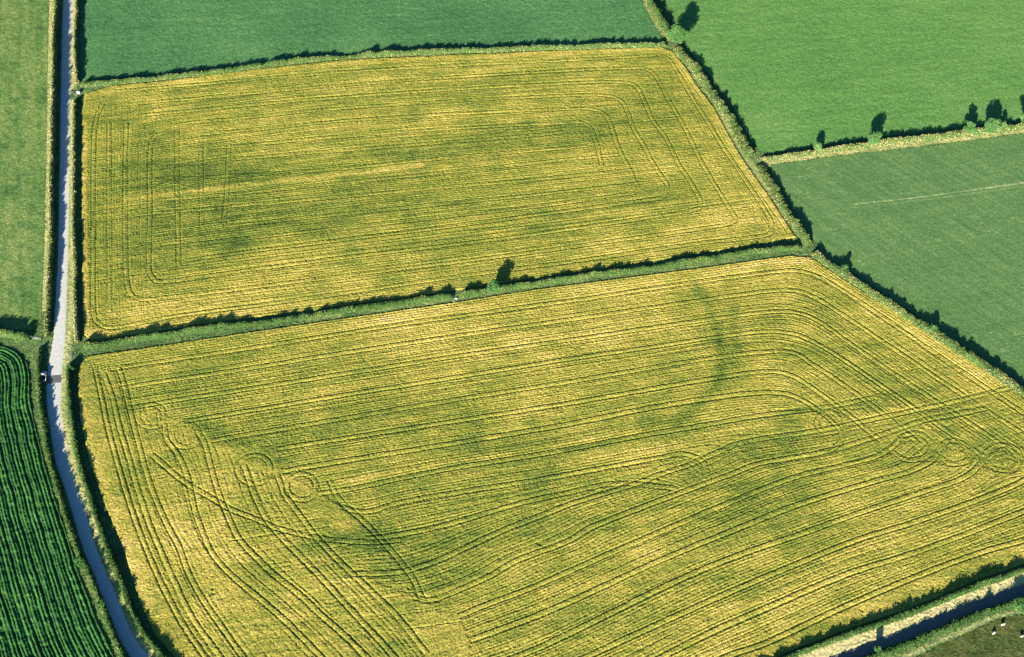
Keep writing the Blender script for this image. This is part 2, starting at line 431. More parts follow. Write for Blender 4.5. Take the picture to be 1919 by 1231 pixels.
# short cross rows in the right-hand headland
for k in range(26):
    u0 = 1560 + 14 * k; v0 = 640 + 9.5 * k
    R.line(spline(G([(u0, v0), (u0 + 60, v0 - 16), (u0 + 120, v0 - 30)]), 2), .4 * random.random(), 0, half=.05, seed=740 + k, vary=.8)
for k in range(60):
    u0 = 250 + 7.5 * k + random.uniform(-20, 20); v0 = 900 + 5 * k
    R.line(spline(G([(u0, v0), (u0 + 90, v0 - 14), (u0 + 190, v0 - 28)]), 2), .4 * random.random(), 0, half=.05, seed=800 + k, vary=.8)

def crop_field(name, X, Y, inside, trk, tone, seed, h=CROP_H):
    res = X[0, 1] - X[0, 0]
    n1 = RNG.random(X.shape).astype(np.float32)
    n2 = fbm(X, Y, 1.1, seed, 2)
    n3 = fbm(X, Y, 9, seed + 5, 3)
    z = h + .24 * (n1 - .5) + .12 * (n2 - .5) + .12 * (n3 - .5)
    z = z - np.minimum(trk * .45, z - .08)
    # walls: the outermost vertices stand on the ground
    core = inside.copy()
    core[1:, :] &= inside[:-1, :]; core[:-1, :] &= inside[1:, :]; core[:, 1:] &= inside[:, :-1]; core[:, :-1] &= inside[:, 1:]
    z = np.where(core, z, .015)
    tn = tone + .50 * (n1 - .5) + .14 * (n2 - .5)
    tn = tn * (1 - .75 * np.clip(trk, 0, 1)) + .10 * np.clip(trk, 0, 1)
    tn = np.where(core, tn, tn * .6)
    return sheet(name, X, Y, z, inside, M_BARLEY, {"tone": np.clip(tn, 0, 1)})

WX = X + 26 * (fbm(X, Y, 20, 411, 3) - .5); WY = Y + 14 * (fbm(X, Y, 14, 412, 3) - .5)
sB, cB = X * .985 + Y * .17, Y * .985 - X * .17
streak = fbm(sB / 9, cB, 1.6, 413, 2) - .5
tone = .57 + .36 * (fbm(X, Y, 38, 31, 4) - .5) + .36 * (fbm(X, Y, 7, 77, 3) - .5) + .40 * streak + .72 * blobs(WX, WY, GREEN_B) * (.55 + .9 * fbm(X, Y, 6, 414, 3)) + bands(X, Y, BAND_B)
# bare holes in the crop
hole = blobs(X, Y, [(399, 1104, 3, 3, 0, 1), (399, 1113, 4, 2.5, 0, 1), (1012, 1020, 4, 5, 0, .8), (1615, 1145, 4, 3, 0, .8), (1552, 604, 5, 4, 0, .7)])
crop_field("barley_field", X, Y, inside, np.clip(np.maximum(R.a, hole), 0, 1), tone, 300)

# ---- upper barley field
T_A = [
 [(215, 172), (400, 156), (620, 137), (850, 123), (1050, 114), (1200, 106), (1235, 104), (1253, 111), (1266, 129), (1284, 160), (1324, 225), (1357, 278), (1402, 345), (1436, 398), (1446, 425), (1430, 442), (1313, 456), (1208, 471), (1104, 486), (1000, 500), (850, 520), (640, 550), (480, 573), (322, 594), (218, 614), (185, 605), (176, 575), (176, 450), (178, 250), (195, 190)],
 [(240, 196), (420, 180), (620, 162), (850, 145), (1050, 133), (1180, 128), (1215, 132), (1235, 152), (1253, 186), (1284, 241), (1311, 296), (1334, 337), (1366, 388), (1378, 410), (1360, 421), (1300, 431), (1208, 444), (1000, 473), (850, 492), (640, 518), (480, 538), (322, 557), (262, 560), (240, 535), (236, 450), (236, 300), (238, 230)],
 [(270, 216), (420, 202), (620, 184), (850, 168), (1050, 157), (1155, 154), (1190, 161), (1206, 186), (1222, 223), (1248, 259), (1271, 306), (1290, 335), (1308, 366), (1313, 380), (1300, 394), (1208, 409), (1000, 440), (850, 459), (640, 484), (480, 505), (317, 527), (286, 520), (280, 490), (282, 400), (282, 290), (290, 258), (310, 248)],
 [(340, 232), (480, 219), (620, 205), (850, 190), (1050, 180), (1130, 179), (1163, 189), (1175, 207), (1188, 241), (1206, 272), (1227, 311), (1243, 335), (1251, 352), (1240, 370), (1206, 376), (1000, 404), (850, 424), (640, 450), (480, 470), (350, 488)],
 [(380, 252), (480, 243), (620, 229), (850, 214), (1050, 205), (1107, 205), (1133, 215), (1146, 236), (1154, 262), (1167, 293), (1183, 322), (1188, 340)],
 [(400, 278), (500, 269), (620, 258), (850, 241), (1050, 231), (1085, 229), (1107, 241), (1118, 267), (1125, 293), (1128, 310)],
 [(420, 300), (620, 284), (850, 266), (1000, 254), (1060, 247)],
 [(340, 335), (620, 318), (780, 302), (901, 291), (1060, 278), (1100, 274)],
 [(300, 375), (460, 362), (620, 345), (850, 322), (1000, 306), (1160, 290)],
 [(260, 403), (460, 385), (620, 371), (850, 350), (1000, 337), (1190, 318)],
 [(290, 440), (460, 420), (640, 402), (850, 380), (1000, 366), (1200, 343)],
 [(300, 465), (460, 447), (640, 428), (850, 404), (1000, 388), (1190, 362)],
]
V_A = [[(333, 240), (333, 340), (335, 440), (336, 500)], [(430, 270), (428, 330), (424, 385), (420, 420)], [(378, 260), (378, 350), (380, 430)], [(206, 230), (206, 400), (207, 560)]]
GREEN_A = [
 (420, 320, 150, 40, 0, -.34), (280, 330, 130, 120, 0, -.14), (520, 430, 240, 50, 8, -.26), (900, 270, 220, 26, 8, -.24), (1110, 255, 120, 26, 6, -.16), (1230, 185, 40, 50, -60, -.12),
 (330, 430, 150, 60, 0, -.20), (210, 470, 60, 90, 90, -.20), (1180, 370, 80, 26, 0, -.12), (700, 330, 200, 26, 8, -.12), (240, 230, 60, 50, 0, -.12), (620, 240, 160, 26, 8, -.08), (800, 380, 200, 30, 8, -.10),
 (540, 480, 50, 55, 40, .22), (620, 540, 260, 30, 8, .22), (1320, 330, 50, 130, 60, .16), (900, 130, 360, 18, 5, .16), (1150, 460, 260, 26, 9, .22), (530, 260, 110, 20, 8, .18), (850, 225, 160, 22, 5, .12), (1100, 220, 60, 20, 0, .12),
 (300, 580, 120, 26, 8, .20), (264, 250, 12, 80, 0, .28), (268, 510, 14, 60, 0, .22), (1000, 350, 200, 30, 8, .08), (1020, 170, 250, 26, 5, .10), (260, 160, 120, 14, 8, .20), (1330, 420, 90, 40, 0, .18),
]
BAND_A = [
 ([(235, 376), (290, 369), (400, 356), (560, 338), (700, 322), (790, 311)], 1.3, .46),
 ([(160, 230), (158, 330), (159, 450), (160, 560), (168, 625)], 1.2, .30),
 ([(180, 634), (300, 610), (500, 584), (800, 545)], 2.5, .14),
 ([(300, 160), (500, 136), (640, 120), (850, 110), (1100, 99), (1245, 95), (1290, 145), (1340, 215), (1400, 320), (1470, 425)], 2.2, .18),
 ([(300, 366), (450, 350), (620, 330)], 3.0, -.08),
]
Pp = G(A_EDGE)
X, Y = grid_xy(Pp, RES)
inside = inpoly(X, Y, Pp)
R = Raster(X, Y)
for i, t in enumerate(T_A): R.pair(t, .62 if i < 6 else .5, seed=100 + i, vary=.5)
for i, t in enumerate(V_A): R.pair(t, .5, seed=130 + i, vary=.7)
top_l = [(165, 178), (400, 143), (640, 116), (850, 106), (1050, 97), (1240, 92)]
bot_l = [(165, 636), (400, 604), (640, 574), (850, 545), (1100, 508), (1450, 454)]
guides_between(R, top_l, bot_l, 120, .42, 1300)
left_l = [(160, 190), (157, 300), (157, 450), (160, 620)]
left_r = [(285, 200), (282, 300), (280, 450), (290, 600)]
guides_between(R, left_l, left_r, 22, .32, 1500)
right_l = [(1225, 100), (1280, 190), (1340, 300), (1430, 440)]
right_r = [(1258, 100), (1320, 190), (1385, 300), (1482, 440)]
guides_between(R, right_l, right_r, 9, .5, 1560)
WX = X + 26 * (fbm(X, Y, 20, 421, 3) - .5); WY = Y + 12 * (fbm(X, Y, 14, 422, 3) - .5)
streak = fbm((X * .993 + Y * .12) / 9, Y * .993 - X * .12, 1.6, 423, 2) - .5
tone = .49 + .28 * (fbm(X, Y, 34, 41, 4) - .5) + .34 * (fbm(X, Y, 7, 87, 3) - .5) + .45 * streak + .72 * blobs(WX, WY, GREEN_A) * (.55 + .9 * fbm(X, Y, 6, 424, 3)) + bands(X, Y, BAND_A)
hole = blobs(X, Y, [(176, 400, 3, 14, 0, .9), (172, 430, 3, 20, 0, .9), (182, 440, 2.5, 16, 0, .8), (178, 460, 3, 14, 0, .8), (236, 503, 5, 4, 0, .6), (300, 333, 8, 3, 0, .7), (236, 553, 4, 7, 30, .6), (720, 114, 5, 2, 0, .8), (805, 107, 8, 2, 0, .8), (915, 283, 5, 2, 0, .6), (790, 315, 12, 2, 5, .5), (541, 511, 3, 3, 0, .7)])
hole *= (RNG.random(X.shape) > .35)
crop_field("barley_field", X, Y, inside, np.clip(np.maximum(R.a, hole), 0, 1), tone, 340)

# ---- grass fields
def grass_field(name, poly, res, mat, tonef, relief=.10, base=.06, sheetf=None):
    Pp = G(poly)
    X, Y = grid_xy(Pp, res)
    ins = inpoly(X, Y, Pp)
    n1 = RNG.random(X.shape).astype(np.float32)
    n2 = fbm(X, Y, 1.6, 60 + len(poly), 2)
    z = base + relief * (n1 * .8 + n2)
    t = tonef(X, Y, n1, n2)
    if isinstance(t, tuple): t, dz = t; z = z + dz
    return sheet(name, X, Y, np.maximum(z, .02), ins, mat, {"tone": np.clip(t, 0, 1)})

def rotxy(X, Y, p0, p1):
    a, b = gpt(*p0), gpt(*p1); d = (b - a) / np.linalg.norm(b - a)
    return X * d[0] + Y * d[1], -X * d[1] + Y * d[0]

def t_topmid(X, Y, n1, n2):
    s, c = rotxy(X, Y, (200, 130), (1200, 70))
    st = vn(s / 14, c, .9, 5) * .6 + vn(s / 8, c, 2.5, 6) * .4
    return .48 + .5 * (fbm(X, Y, 25, 51, 3) - .5) + .35 * (n1 - .5) + .3 * (st - .5) + .25 * (n2 - .5)
grass_field("grass_field", TOPMID, .38, M_GRASS_BLUE, t_topmid, .16)

def t_topright(X, Y, n1, n2):
    s, c = rotxy(X, Y, (1450, 130), (1900, 90))
    st = vn(s / 10, c, 1.3, 7)
    return .5 + .35 * (fbm(X, Y, 28, 53, 3) - .5) + .3 * (n1 - .5) + .25 * (st - .5) + .2 * (n2 - .5)
grass_field("grass_field", TOPRIGHT, .38, M_GRASS, t_topright, .13)

def t_right(X, Y, n1, n2):
    s, c = rotxy(X, Y, (1500, 420), (1900, 343))
    st = vn(s / 16, c, .8, 8) * .5 + vn(s / 30, c, 2.0, 9) * .5
    t = .42 + .25 * (fbm(X, Y, 25, 54, 3) - .5) + .2 * (n1 - .5) + .22 * (st - .5) + .15 * (n2 - .5)
    s2, c2 = rotxy(X, Y, (1600, 500), (1900, 700))
    t = t + .28 * (vn(s2 / 20, c2, .9, 10) - .5)
    pale = np.clip((vn(s / 5, c, .55, 12) - .80) * 6, 0, 1) * sstep(.38, .62, fbm(s / 2.5, c, 14, 13, 2))
    t = t + .42 * pale
    return t + bands(X, Y, [([(1600, 383), (1720, 370), (1919, 343), (1990, 333)], .32, .55), ([(1590, 390), (1720, 376), (1919, 349), (1990, 339)], .25, .35)])
grass_field("mown_field", RIGHTF, .36, M_GRASS_CUT, t_right, .08)

def t_leftup(X, Y, n1, n2):
    s, c = rotxy(X, Y, (60, 560), (70, 100))
    st = vn(s / 12, c, 1.6, 14)
    return .5 + .6 * (fbm(X, Y, 14, 55, 4) - .5) + .9 * (np.minimum(fbm(X, Y, 3.5, 155, 3), .5) - .42) + .35 * (n1 - .5) + .3 * (st - .5) + .3 * (n2 - .5)
grass_field("pasture", LEFTUP, .34, M_PASTURE, t_leftup, .16)

def t_sheep(X, Y, n1, n2):
    return .48 + .7 * (fbm(X, Y, 5, 57, 4) - .5) + .4 * (n1 - .5) + .4 * (n2 - .5)
grass_field("sheep_pasture", SHEEPF, .22, M_SHEEPF, t_sheep, .2)

ROWP = spline(G([(-160, 650), (-60, 642), (0, 645), (36, 656), (52, 676), (57, 706), (57, 742), (64, 784), (79, 846), (103, 930), (129, 1010), (151, 1080), (186, 1170), (216, 1231), (260, 1330)]), 2.5)
def t_rows(X, Y, n1, n2):
    d = dist_line(X, Y, ROWP) + .9 * (fbm(X, Y, 9, 58, 3) - .5)
    r = .5 + .5 * np.cos(2 * np.pi * d / 1.15)
    big = .5 + .5 * np.cos(2 * np.pi * (d - .8) / 2.9)
    gap = np.clip((r ** 2 * .6 + (big ** 6) * .8) * (.35 + 1.2 * fbm(X, Y, 4, 158, 3)), 0, 1)
    t = .58 + .4 * (fbm(X, Y, 8, 59, 3) - .5) + .45 * (n1 - .5) + .3 * (n2 - .5)
    return t * (1 - .6 * gap), .6 * (1 - gap) * (.6 + .9 * n2)
grass_field("row_crop_field", LEFTLOW, .24, M_ROWS, t_rows, .14)

# ---- lane, track, patch
def ribbon(name, P, w, z, mat, res=1.0, cols=9, jitter=.0, attrs=False):
    P = np.asarray(P); T = tangent(P); N = np.stack([-T[:, 1], T[:, 0]], -1)
    w = np.asarray(w)
    V = []; tn = []
    for j in range(cols):
        o = (j / (cols - 1) - .5)
        wob = (vn(P[:, 0], P[:, 1], 3.0, 70 + j) - .5) * jitter * (2 * abs(o)) ** 2
        q = P + N * (o * w + np.sign(o) * wob)[:, None]
        V.append(np.c_[q, np.full(len(q), z - .05 * (2 * o) ** 4)])
        tn.append(.55 + .6 * (vn(q[:, 0], q[:, 1], .8, 75) - .5) + .4 * (vn(q[:, 0], q[:, 1], 4, 76) - .5))
    n = len(P)
    V = np.vstack(V); tn = np.concatenate(tn)
    a = np.arange(n - 1)
    F = np.vstack([np.c_[j * n + a, j * n + a + 1, (j + 1) * n + a + 1, (j + 1) * n + a] for j in range(cols - 1)])
    o = new_mesh(name, V, F, mat, {"tone": np.clip(tn, 0, 1)}, smooth=True)
    return tag(o, kind="structure")
lc = np.array(LANE_C, float)
lane3 = spline(np.c_[G(LANE_C), np.array(LANE_W, float)], 1.0)
LP = lane3[:, :2]
# width in photo pixels -> metres across the lane
uv_scale = np.interp(LP[:, 1], [G([(100, 1231)])[0, 1], G([(100, 0)])[0, 1]], [.166, .250])
T = tangent(LP)
LW = lane3[:, 2] * uv_scale * np.abs(T[:, 1]) * 1.15
ribbon("lane", LP, LW, .10, M_LANE, jitter=.35)
pc = G([(103, 704), (102, 711), (101, 718)])
ribbon("road_patch", spline(pc, .5), np.full(len(spline(pc, .5)), 5.2), .165, M_PATCH, cols=5)
TP = spline(G(TRACK_C), 1.0)
TWID = np.full(len(TP), 4.4)
ribbon("track", TP, TWID, .07, M_TRACK, cols=20, jitter=.7)

# ---- rough grass verges: everything between the fields and roads
fields = [A_EDGE, B_EDGE, TOPMID, TOPRIGHT, RIGHTF, LEFTUP, LEFTLOW, SHEEPF]
Pv = G([(-130, -95), (2070, -95), (2070, 1310), (-130, 1310)])
X, Y = grid_xy(Pv, .36)
vis = inpoly(X, Y, Pv)
for f in fields:
    vis &= ~inpoly(X, Y, G(f))
def shrink(m, k):
    for _ in range(k):
        e = m.copy(); e[1:, :] |= m[:-1, :]; e[:-1, :] |= m[1:, :]; e[:, 1:] |= m[:, :-1]; e[:, :-1] |= m[:, 1:]; m = e
    return m
vis = shrink(vis, 1)
DRY = [  # pale dry grass: points, half width m, amount
 ([(140, -90), (139, 0), (138, 80), (137, 165)], 1.6, .55), ([(135, 190), (134, 320), (134, 480), (131, 600), (126, 660), (121, 700), (118, 760), (124, 810), (134, 862), (160, 940), (189, 1030), (227, 1125), (256, 1190), (292, 1235)], 1.5, .5),
 ([(95, 0), (91, 200), (87, 400), (82, 580)], 1.5, .5),
 ([(1440, 305), (1600, 284), (1750, 266), (1919, 245), (2000, 235)], 2.2, .45),
 ([(1212, 10), (1235, 50)], 1.6, .35), ([(1300, 140), (1340, 190), (1380, 265), (1420, 330), (1470, 405)], 1.5, .28),
 ([(1540, 495), (1620, 545), (1740, 625), (1850, 695), (1919, 740)], 2.0, .2),
 ([(200, 163), (400, 142), (640, 112), (850, 103)], 1.2, .22),
 ([(1380, 1292), (1500, 1241), (1600, 1203), (1700, 1162), (1830, 1112), (1919, 1082), (2000, 1055)], 2.6, .85),
 ([(1700, 1228), (1775, 1195), (1880, 1150), (1930, 1146)], .9, .35),
 ([(560, 598), (700, 582), (1000, 538), (1200, 512), (1400, 484)], 1.6, .10),
]
xv, yv = X[vis], Y[vis]
full = np.zeros(X.shape, np.float32)
full[vis] = bands(xv[None, :], yv[None, :], DRY)[0]
n1 = RNG.random(X.shape).astype(np.float32)
tv = .30 + full + .35 * (n1 - .5) + .4 * (fbm(X, Y, 6, 66, 3) - .5)
zv = .05 + .30 * n1 * (.4 + fbm(X, Y, 2.2, 67, 2))
dl = np.full(X.shape, 50.0); m = vis & (X < G([(400, 1231)])[0, 0]); dl[m] = dist_line(X[m], Y[m], LP[::3])
lw_at = np.interp(Y, LP[::-1, 1], LW[::-1])
zv = np.where(dl < lw_at / 2 - .15, .0, zv)
dt = np.full(X.shape, 50.0); m = vis & (X > G([(1300, 1231)])[0, 0]) & (Y < G([(1919, 1000)])[0, 1]); dt[m] = dist_line(X[m], Y[m], TP[::3])
zv = np.where(dt < 1.9, .0, zv)
sheet("verge", X, Y, zv, vis, M_VERGE, {"tone": np.clip(tv, 0, 1)})

# ---- the ground under and beyond everything
new_mesh("ground", [(-9000, -9000, -.06), (9000, -9000, -.06), (9000, 9000, -.06), (-9000, 9000, -.06)], [(0, 1, 2, 3)], M_GROUND)["kind"] = "structure"

# ------------------------------------------------------------------ foliage
def leaf_quads(C, size, rg, flat=.0):
    """one randomly turned leaf clump (a bent four-sided blade) per centre"""
    n = len(C)
    a = rg.normal(size=(n, 3)); a /= np.linalg.norm(a, axis=1, keepdims=True)
    b = rg.normal(size=(n, 3)); b -= (b * a).sum(1, keepdims=True) * a; b /= np.linalg.norm(b, axis=1, keepdims=True)
    s = np.asarray(size)[:, None] * rg.uniform(.6, 1.3, (n, 1))
    k = rg.uniform(.5, 1.0, (n, 1))
    V = np.stack([C - a * s, C + b * s * k * .7, C + a * s, C - b * s * k * .7], 1).reshape(-1, 3)
    F = np.arange(4 * n).reshape(n, 4)
    return V, F

HF = 1.3
def hedge(pts, label, dry=.15, seed=0, h=1.8, w=2.2, dens=75, side_dry=.35, leaf=.27, lump=.7, tone0=.42):
    """pts: (x, y) or (x, y, height) or (x, y, height, width) in photo pixels along the foot of the hedge"""
    rg = np.random.default_rng(seed + 1000)
    q = np.array([(*gpt(p[0], p[1]), p[2] if len(p) > 2 else h, p[3] if len(p) > 3 else w) for p in pts], float)
    P = spline(q, .7)
    L = np.r_[0, np.cumsum(np.linalg.norm(np.diff(P[:, :2], axis=0), axis=1))]
    n = int(L[-1] * dens)
    s = rg.uniform(0, L[-1], n)
    I = lambda k: np.interp(s, L, P[:, k])
    T = tangent(P); nx = np.interp(s, L, -T[:, 1]); ny = np.interp(s, L, T[:, 0])
    H = HF * I(2) * (1 + lump * (fbm(s, s * 0 + seed, 4.0, 81, 3) - .5) + .55 * lump * (vn(s, s * 0 + seed * 3.1, 1.2, 82) - .5))
    W = I(3) * (1 + .7 * (fbm(s, s * 0 + seed + 50, 5.0, 83, 2) - .5))
    endf = np.clip(np.minimum(s, L[-1] - s) / 1.2, .45, 1)
    H *= endf
    th = rg.uniform(0, np.pi, n)
    rr = rg.uniform(.55, 1.05, n) ** .5
    side = np.cos(th) * rr * W / 2 * (1 - .25 * np.sin(th))
    z = np.abs(np.sin(th)) ** .6 * rr * H
    mnd = (fbm(s, s * 0 + seed + 9, 14, 84, 2) - .5) * .8
    x = I(0) + nx * (side + mnd); y = I(1) + ny * (side + mnd)
    C = np.c_[x, y, z + .1]
    V, F = leaf_quads(C, np.full(n, leaf), rg)
    V[:, 2] = np.maximum(V[:, 2], .02)
    t = tone0 + dry + .5 * (rg.random(n) - .5) + .5 * (fbm(s, side * 2, 5, 85 + seed % 5, 3) - .5) + side_dry * (1 - z / np.maximum(H, .1)) * (rg.random(n) > .4)
    # dense dark inner core, added to block light through the hedge
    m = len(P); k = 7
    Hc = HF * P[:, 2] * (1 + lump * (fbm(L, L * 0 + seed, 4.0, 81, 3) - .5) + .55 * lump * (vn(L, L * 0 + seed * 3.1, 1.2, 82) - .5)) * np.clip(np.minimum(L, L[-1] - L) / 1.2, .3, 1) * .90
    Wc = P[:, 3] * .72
    mc = (fbm(L, L * 0 + seed + 9, 14, 84, 2) - .5) * .8
    ang = np.linspace(0, np.pi, k)
    Vc = []
    for a in ang:
        sd_ = np.cos(a) * Wc / 2 + mc
        Vc.append(np.c_[P[:, 0] - T[:, 1] * sd_, P[:, 1] + T[:, 0] * sd_, np.sin(a) ** .6 * Hc * (1 + .15 * (rg.random(m) - .5)) + .01])
    Vc = np.vstack(Vc); a = np.arange(m - 1)
    Fc = np.vstack([np.c_[j * m + a, j * m + a + 1, (j + 1) * m + a + 1, (j + 1) * m + a] for j in range(k - 1)])
    caps = [[j * m for j in range(4)] for _ in range(0)]
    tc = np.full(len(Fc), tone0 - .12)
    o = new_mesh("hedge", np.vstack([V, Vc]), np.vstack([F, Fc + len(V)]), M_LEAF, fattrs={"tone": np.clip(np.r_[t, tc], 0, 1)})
    return tag(o, label, "hedge")

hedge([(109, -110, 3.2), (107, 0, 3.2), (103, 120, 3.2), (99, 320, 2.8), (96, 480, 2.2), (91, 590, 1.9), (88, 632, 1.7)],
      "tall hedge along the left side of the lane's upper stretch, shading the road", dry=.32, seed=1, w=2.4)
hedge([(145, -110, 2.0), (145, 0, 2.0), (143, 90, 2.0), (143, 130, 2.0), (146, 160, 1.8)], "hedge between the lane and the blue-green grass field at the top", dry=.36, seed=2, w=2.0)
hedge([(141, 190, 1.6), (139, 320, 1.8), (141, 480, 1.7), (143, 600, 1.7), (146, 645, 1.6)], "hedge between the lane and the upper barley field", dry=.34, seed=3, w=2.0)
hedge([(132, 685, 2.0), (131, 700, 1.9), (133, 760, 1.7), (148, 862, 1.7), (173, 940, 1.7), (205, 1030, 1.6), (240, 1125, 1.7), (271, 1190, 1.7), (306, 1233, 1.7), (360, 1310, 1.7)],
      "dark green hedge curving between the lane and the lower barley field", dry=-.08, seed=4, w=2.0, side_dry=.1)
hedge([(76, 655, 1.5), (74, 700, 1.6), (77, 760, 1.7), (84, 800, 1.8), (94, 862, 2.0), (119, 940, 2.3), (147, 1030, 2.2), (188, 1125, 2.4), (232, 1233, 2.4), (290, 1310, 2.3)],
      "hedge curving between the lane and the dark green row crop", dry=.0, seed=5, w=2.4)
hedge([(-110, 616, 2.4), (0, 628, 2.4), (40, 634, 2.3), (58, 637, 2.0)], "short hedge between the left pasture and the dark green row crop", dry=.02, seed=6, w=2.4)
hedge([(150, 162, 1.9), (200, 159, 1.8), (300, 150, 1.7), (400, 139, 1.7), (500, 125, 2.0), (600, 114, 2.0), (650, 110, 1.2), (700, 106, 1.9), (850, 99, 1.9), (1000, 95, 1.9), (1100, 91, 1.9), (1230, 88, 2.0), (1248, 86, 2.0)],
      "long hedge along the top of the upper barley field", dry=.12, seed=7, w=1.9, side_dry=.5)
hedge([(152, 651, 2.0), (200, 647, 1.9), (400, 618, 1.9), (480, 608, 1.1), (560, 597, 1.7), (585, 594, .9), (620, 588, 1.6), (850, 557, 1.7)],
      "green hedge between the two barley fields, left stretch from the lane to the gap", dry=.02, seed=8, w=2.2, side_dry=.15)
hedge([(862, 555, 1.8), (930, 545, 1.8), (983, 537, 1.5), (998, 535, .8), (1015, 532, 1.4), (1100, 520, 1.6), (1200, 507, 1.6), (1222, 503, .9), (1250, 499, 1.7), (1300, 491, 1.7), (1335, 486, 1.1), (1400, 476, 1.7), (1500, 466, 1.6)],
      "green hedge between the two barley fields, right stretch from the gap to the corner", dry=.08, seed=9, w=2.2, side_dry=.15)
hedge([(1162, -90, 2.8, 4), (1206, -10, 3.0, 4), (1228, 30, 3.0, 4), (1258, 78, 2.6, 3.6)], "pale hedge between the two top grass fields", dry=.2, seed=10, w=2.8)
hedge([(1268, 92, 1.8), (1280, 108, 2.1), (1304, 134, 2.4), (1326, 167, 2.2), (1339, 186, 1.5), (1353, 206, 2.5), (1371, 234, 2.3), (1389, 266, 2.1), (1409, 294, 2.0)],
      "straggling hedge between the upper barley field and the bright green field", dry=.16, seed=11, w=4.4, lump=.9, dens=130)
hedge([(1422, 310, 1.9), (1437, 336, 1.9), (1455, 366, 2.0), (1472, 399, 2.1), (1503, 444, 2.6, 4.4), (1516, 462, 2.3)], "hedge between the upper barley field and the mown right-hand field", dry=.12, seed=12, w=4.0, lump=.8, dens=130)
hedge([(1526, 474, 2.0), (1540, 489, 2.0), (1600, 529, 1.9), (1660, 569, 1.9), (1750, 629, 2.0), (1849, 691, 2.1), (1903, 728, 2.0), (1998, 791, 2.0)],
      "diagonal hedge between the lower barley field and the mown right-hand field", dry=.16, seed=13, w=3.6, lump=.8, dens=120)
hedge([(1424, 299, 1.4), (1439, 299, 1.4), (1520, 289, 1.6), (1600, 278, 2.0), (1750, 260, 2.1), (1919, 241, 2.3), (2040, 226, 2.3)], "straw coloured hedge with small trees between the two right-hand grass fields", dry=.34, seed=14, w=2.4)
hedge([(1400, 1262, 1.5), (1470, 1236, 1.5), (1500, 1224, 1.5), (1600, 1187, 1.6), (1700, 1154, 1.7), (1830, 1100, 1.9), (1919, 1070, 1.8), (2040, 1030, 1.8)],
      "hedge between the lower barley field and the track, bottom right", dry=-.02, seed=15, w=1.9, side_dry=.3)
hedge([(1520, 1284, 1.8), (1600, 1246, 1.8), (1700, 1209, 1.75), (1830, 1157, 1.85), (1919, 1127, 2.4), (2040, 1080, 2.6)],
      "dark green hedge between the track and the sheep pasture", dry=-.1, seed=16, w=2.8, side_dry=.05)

# ---- trees
def tube(P, rad, k=7):
    P = np.asarray(P, float); n = len(P)
    V = []; F = []
    for i in range(n):
        d = P[min(i + 1, n - 1)] - P[max(i - 1, 0)]; d /= np.linalg.norm(d)
        a = np.cross(d, (0.3, .9, .2)); a /= np.linalg.norm(a); b = np.cross(d, a)
        for j in range(k):
            t = 2 * math.pi * j / k
            V.append(P[i] + rad[i] * (math.cos(t) * a + math.sin(t) * b))
    for i in range(n - 1):
        for j in range(k):
            F.append((i * k + j, i * k + (j + 1) % k, (i + 1) * k + (j + 1) % k, (i + 1) * k + j))
    return np.array(V), np.array(F)

def join(parts):
    V = []; F = []; o = 0
    for v, f in parts:
        V.append(v); F.append(np.asarray(f) + o); o += len(v)
    return np.vstack(V), np.vstack(F)

def tree(name, px, h, r, label, seed, cat="tree", tone0=.5, group=None, low=.22, sparse=1.0):
    rg = np.random.default_rng(seed + 5000)
    g = gpt(*px)
    root = tag(empty(name, (g[0], g[1], 0)), label, cat, group)
    cz = h * (low + 1) / 2; rz = h * (1 - low) / 2
    # limbs: a leaning trunk and branches out to the leaf clumps
    nb = 9
    clumps = []
    for i in range(int(13 * max(1, r / 3))):
        v = rg.normal(size=3); v /= np.linalg.norm(v)
        q = rg.uniform(.35, .82)
        clumps.append((np.array([v[0] * r * q, v[1] * r * q, cz + v[2] * rz * q]), r * rg.uniform(.28, .48)))
    top = np.array([rg.normal() * .15, rg.normal() * .15, h * .62])
    parts = [tube([(0, 0, 0), (0.05, 0, h * .12), (.1 * rg.normal(), .1 * rg.normal(), h * .35), top], [h * .035, h * .026, h * .02, h * .008])]
    for c, s in clumps[:nb]:
        st = np.array([0, 0, h * rg.uniform(.15, .45)])
        mid = (st + c) / 2 + np.array([0, 0, -.05 * h])
        parts.append(tube([st, mid, c], [h * .014, h * .009, h * .004], 5))
    V, F = join(parts)
    new_mesh("trunk", V, F, M_BARK, parent=root, smooth=True)
    C = []; tt = []
    for c, s in clumps:
        n = int(150 * sparse * (s / 1.0) ** 1.6 + 60)
        v = rg.normal(size=(n, 3)); v /= np.linalg.norm(v, axis=1, keepdims=True)
        rad = rg.uniform(.35, 1.05, (n, 1)) ** .6
        C.append(c + v * rad * s * np.array([1, 1, .85])); tt.append(np.full(n, rg.uniform(-.18, .18)))
    # fill the inside so that the crown throws a solid shadow
    n = int(190 * r * r * .5 * sparse)
    v = rg.normal(size=(n, 3)); v /= np.linalg.norm(v, axis=1, keepdims=True)
    C.append(np.array([0, 0, cz]) + v * (rg.random((n, 1)) ** .5) * np.array([r, r, rz]) * .80); tt.append(np.zeros(n))
    C = np.vstack(C); tt = np.concatenate(tt)
    C[:, 2] = np.maximum(C[:, 2], .3)
    V, F = leaf_quads(C, np.full(len(C), .24), rg)
    new_mesh("crown", V, F, M_TREE, parent=root, fattrs={"tone": np.clip(tone0 + tt + .45 * (rg.random(len(C)) - .5), 0, 1)})
    return root

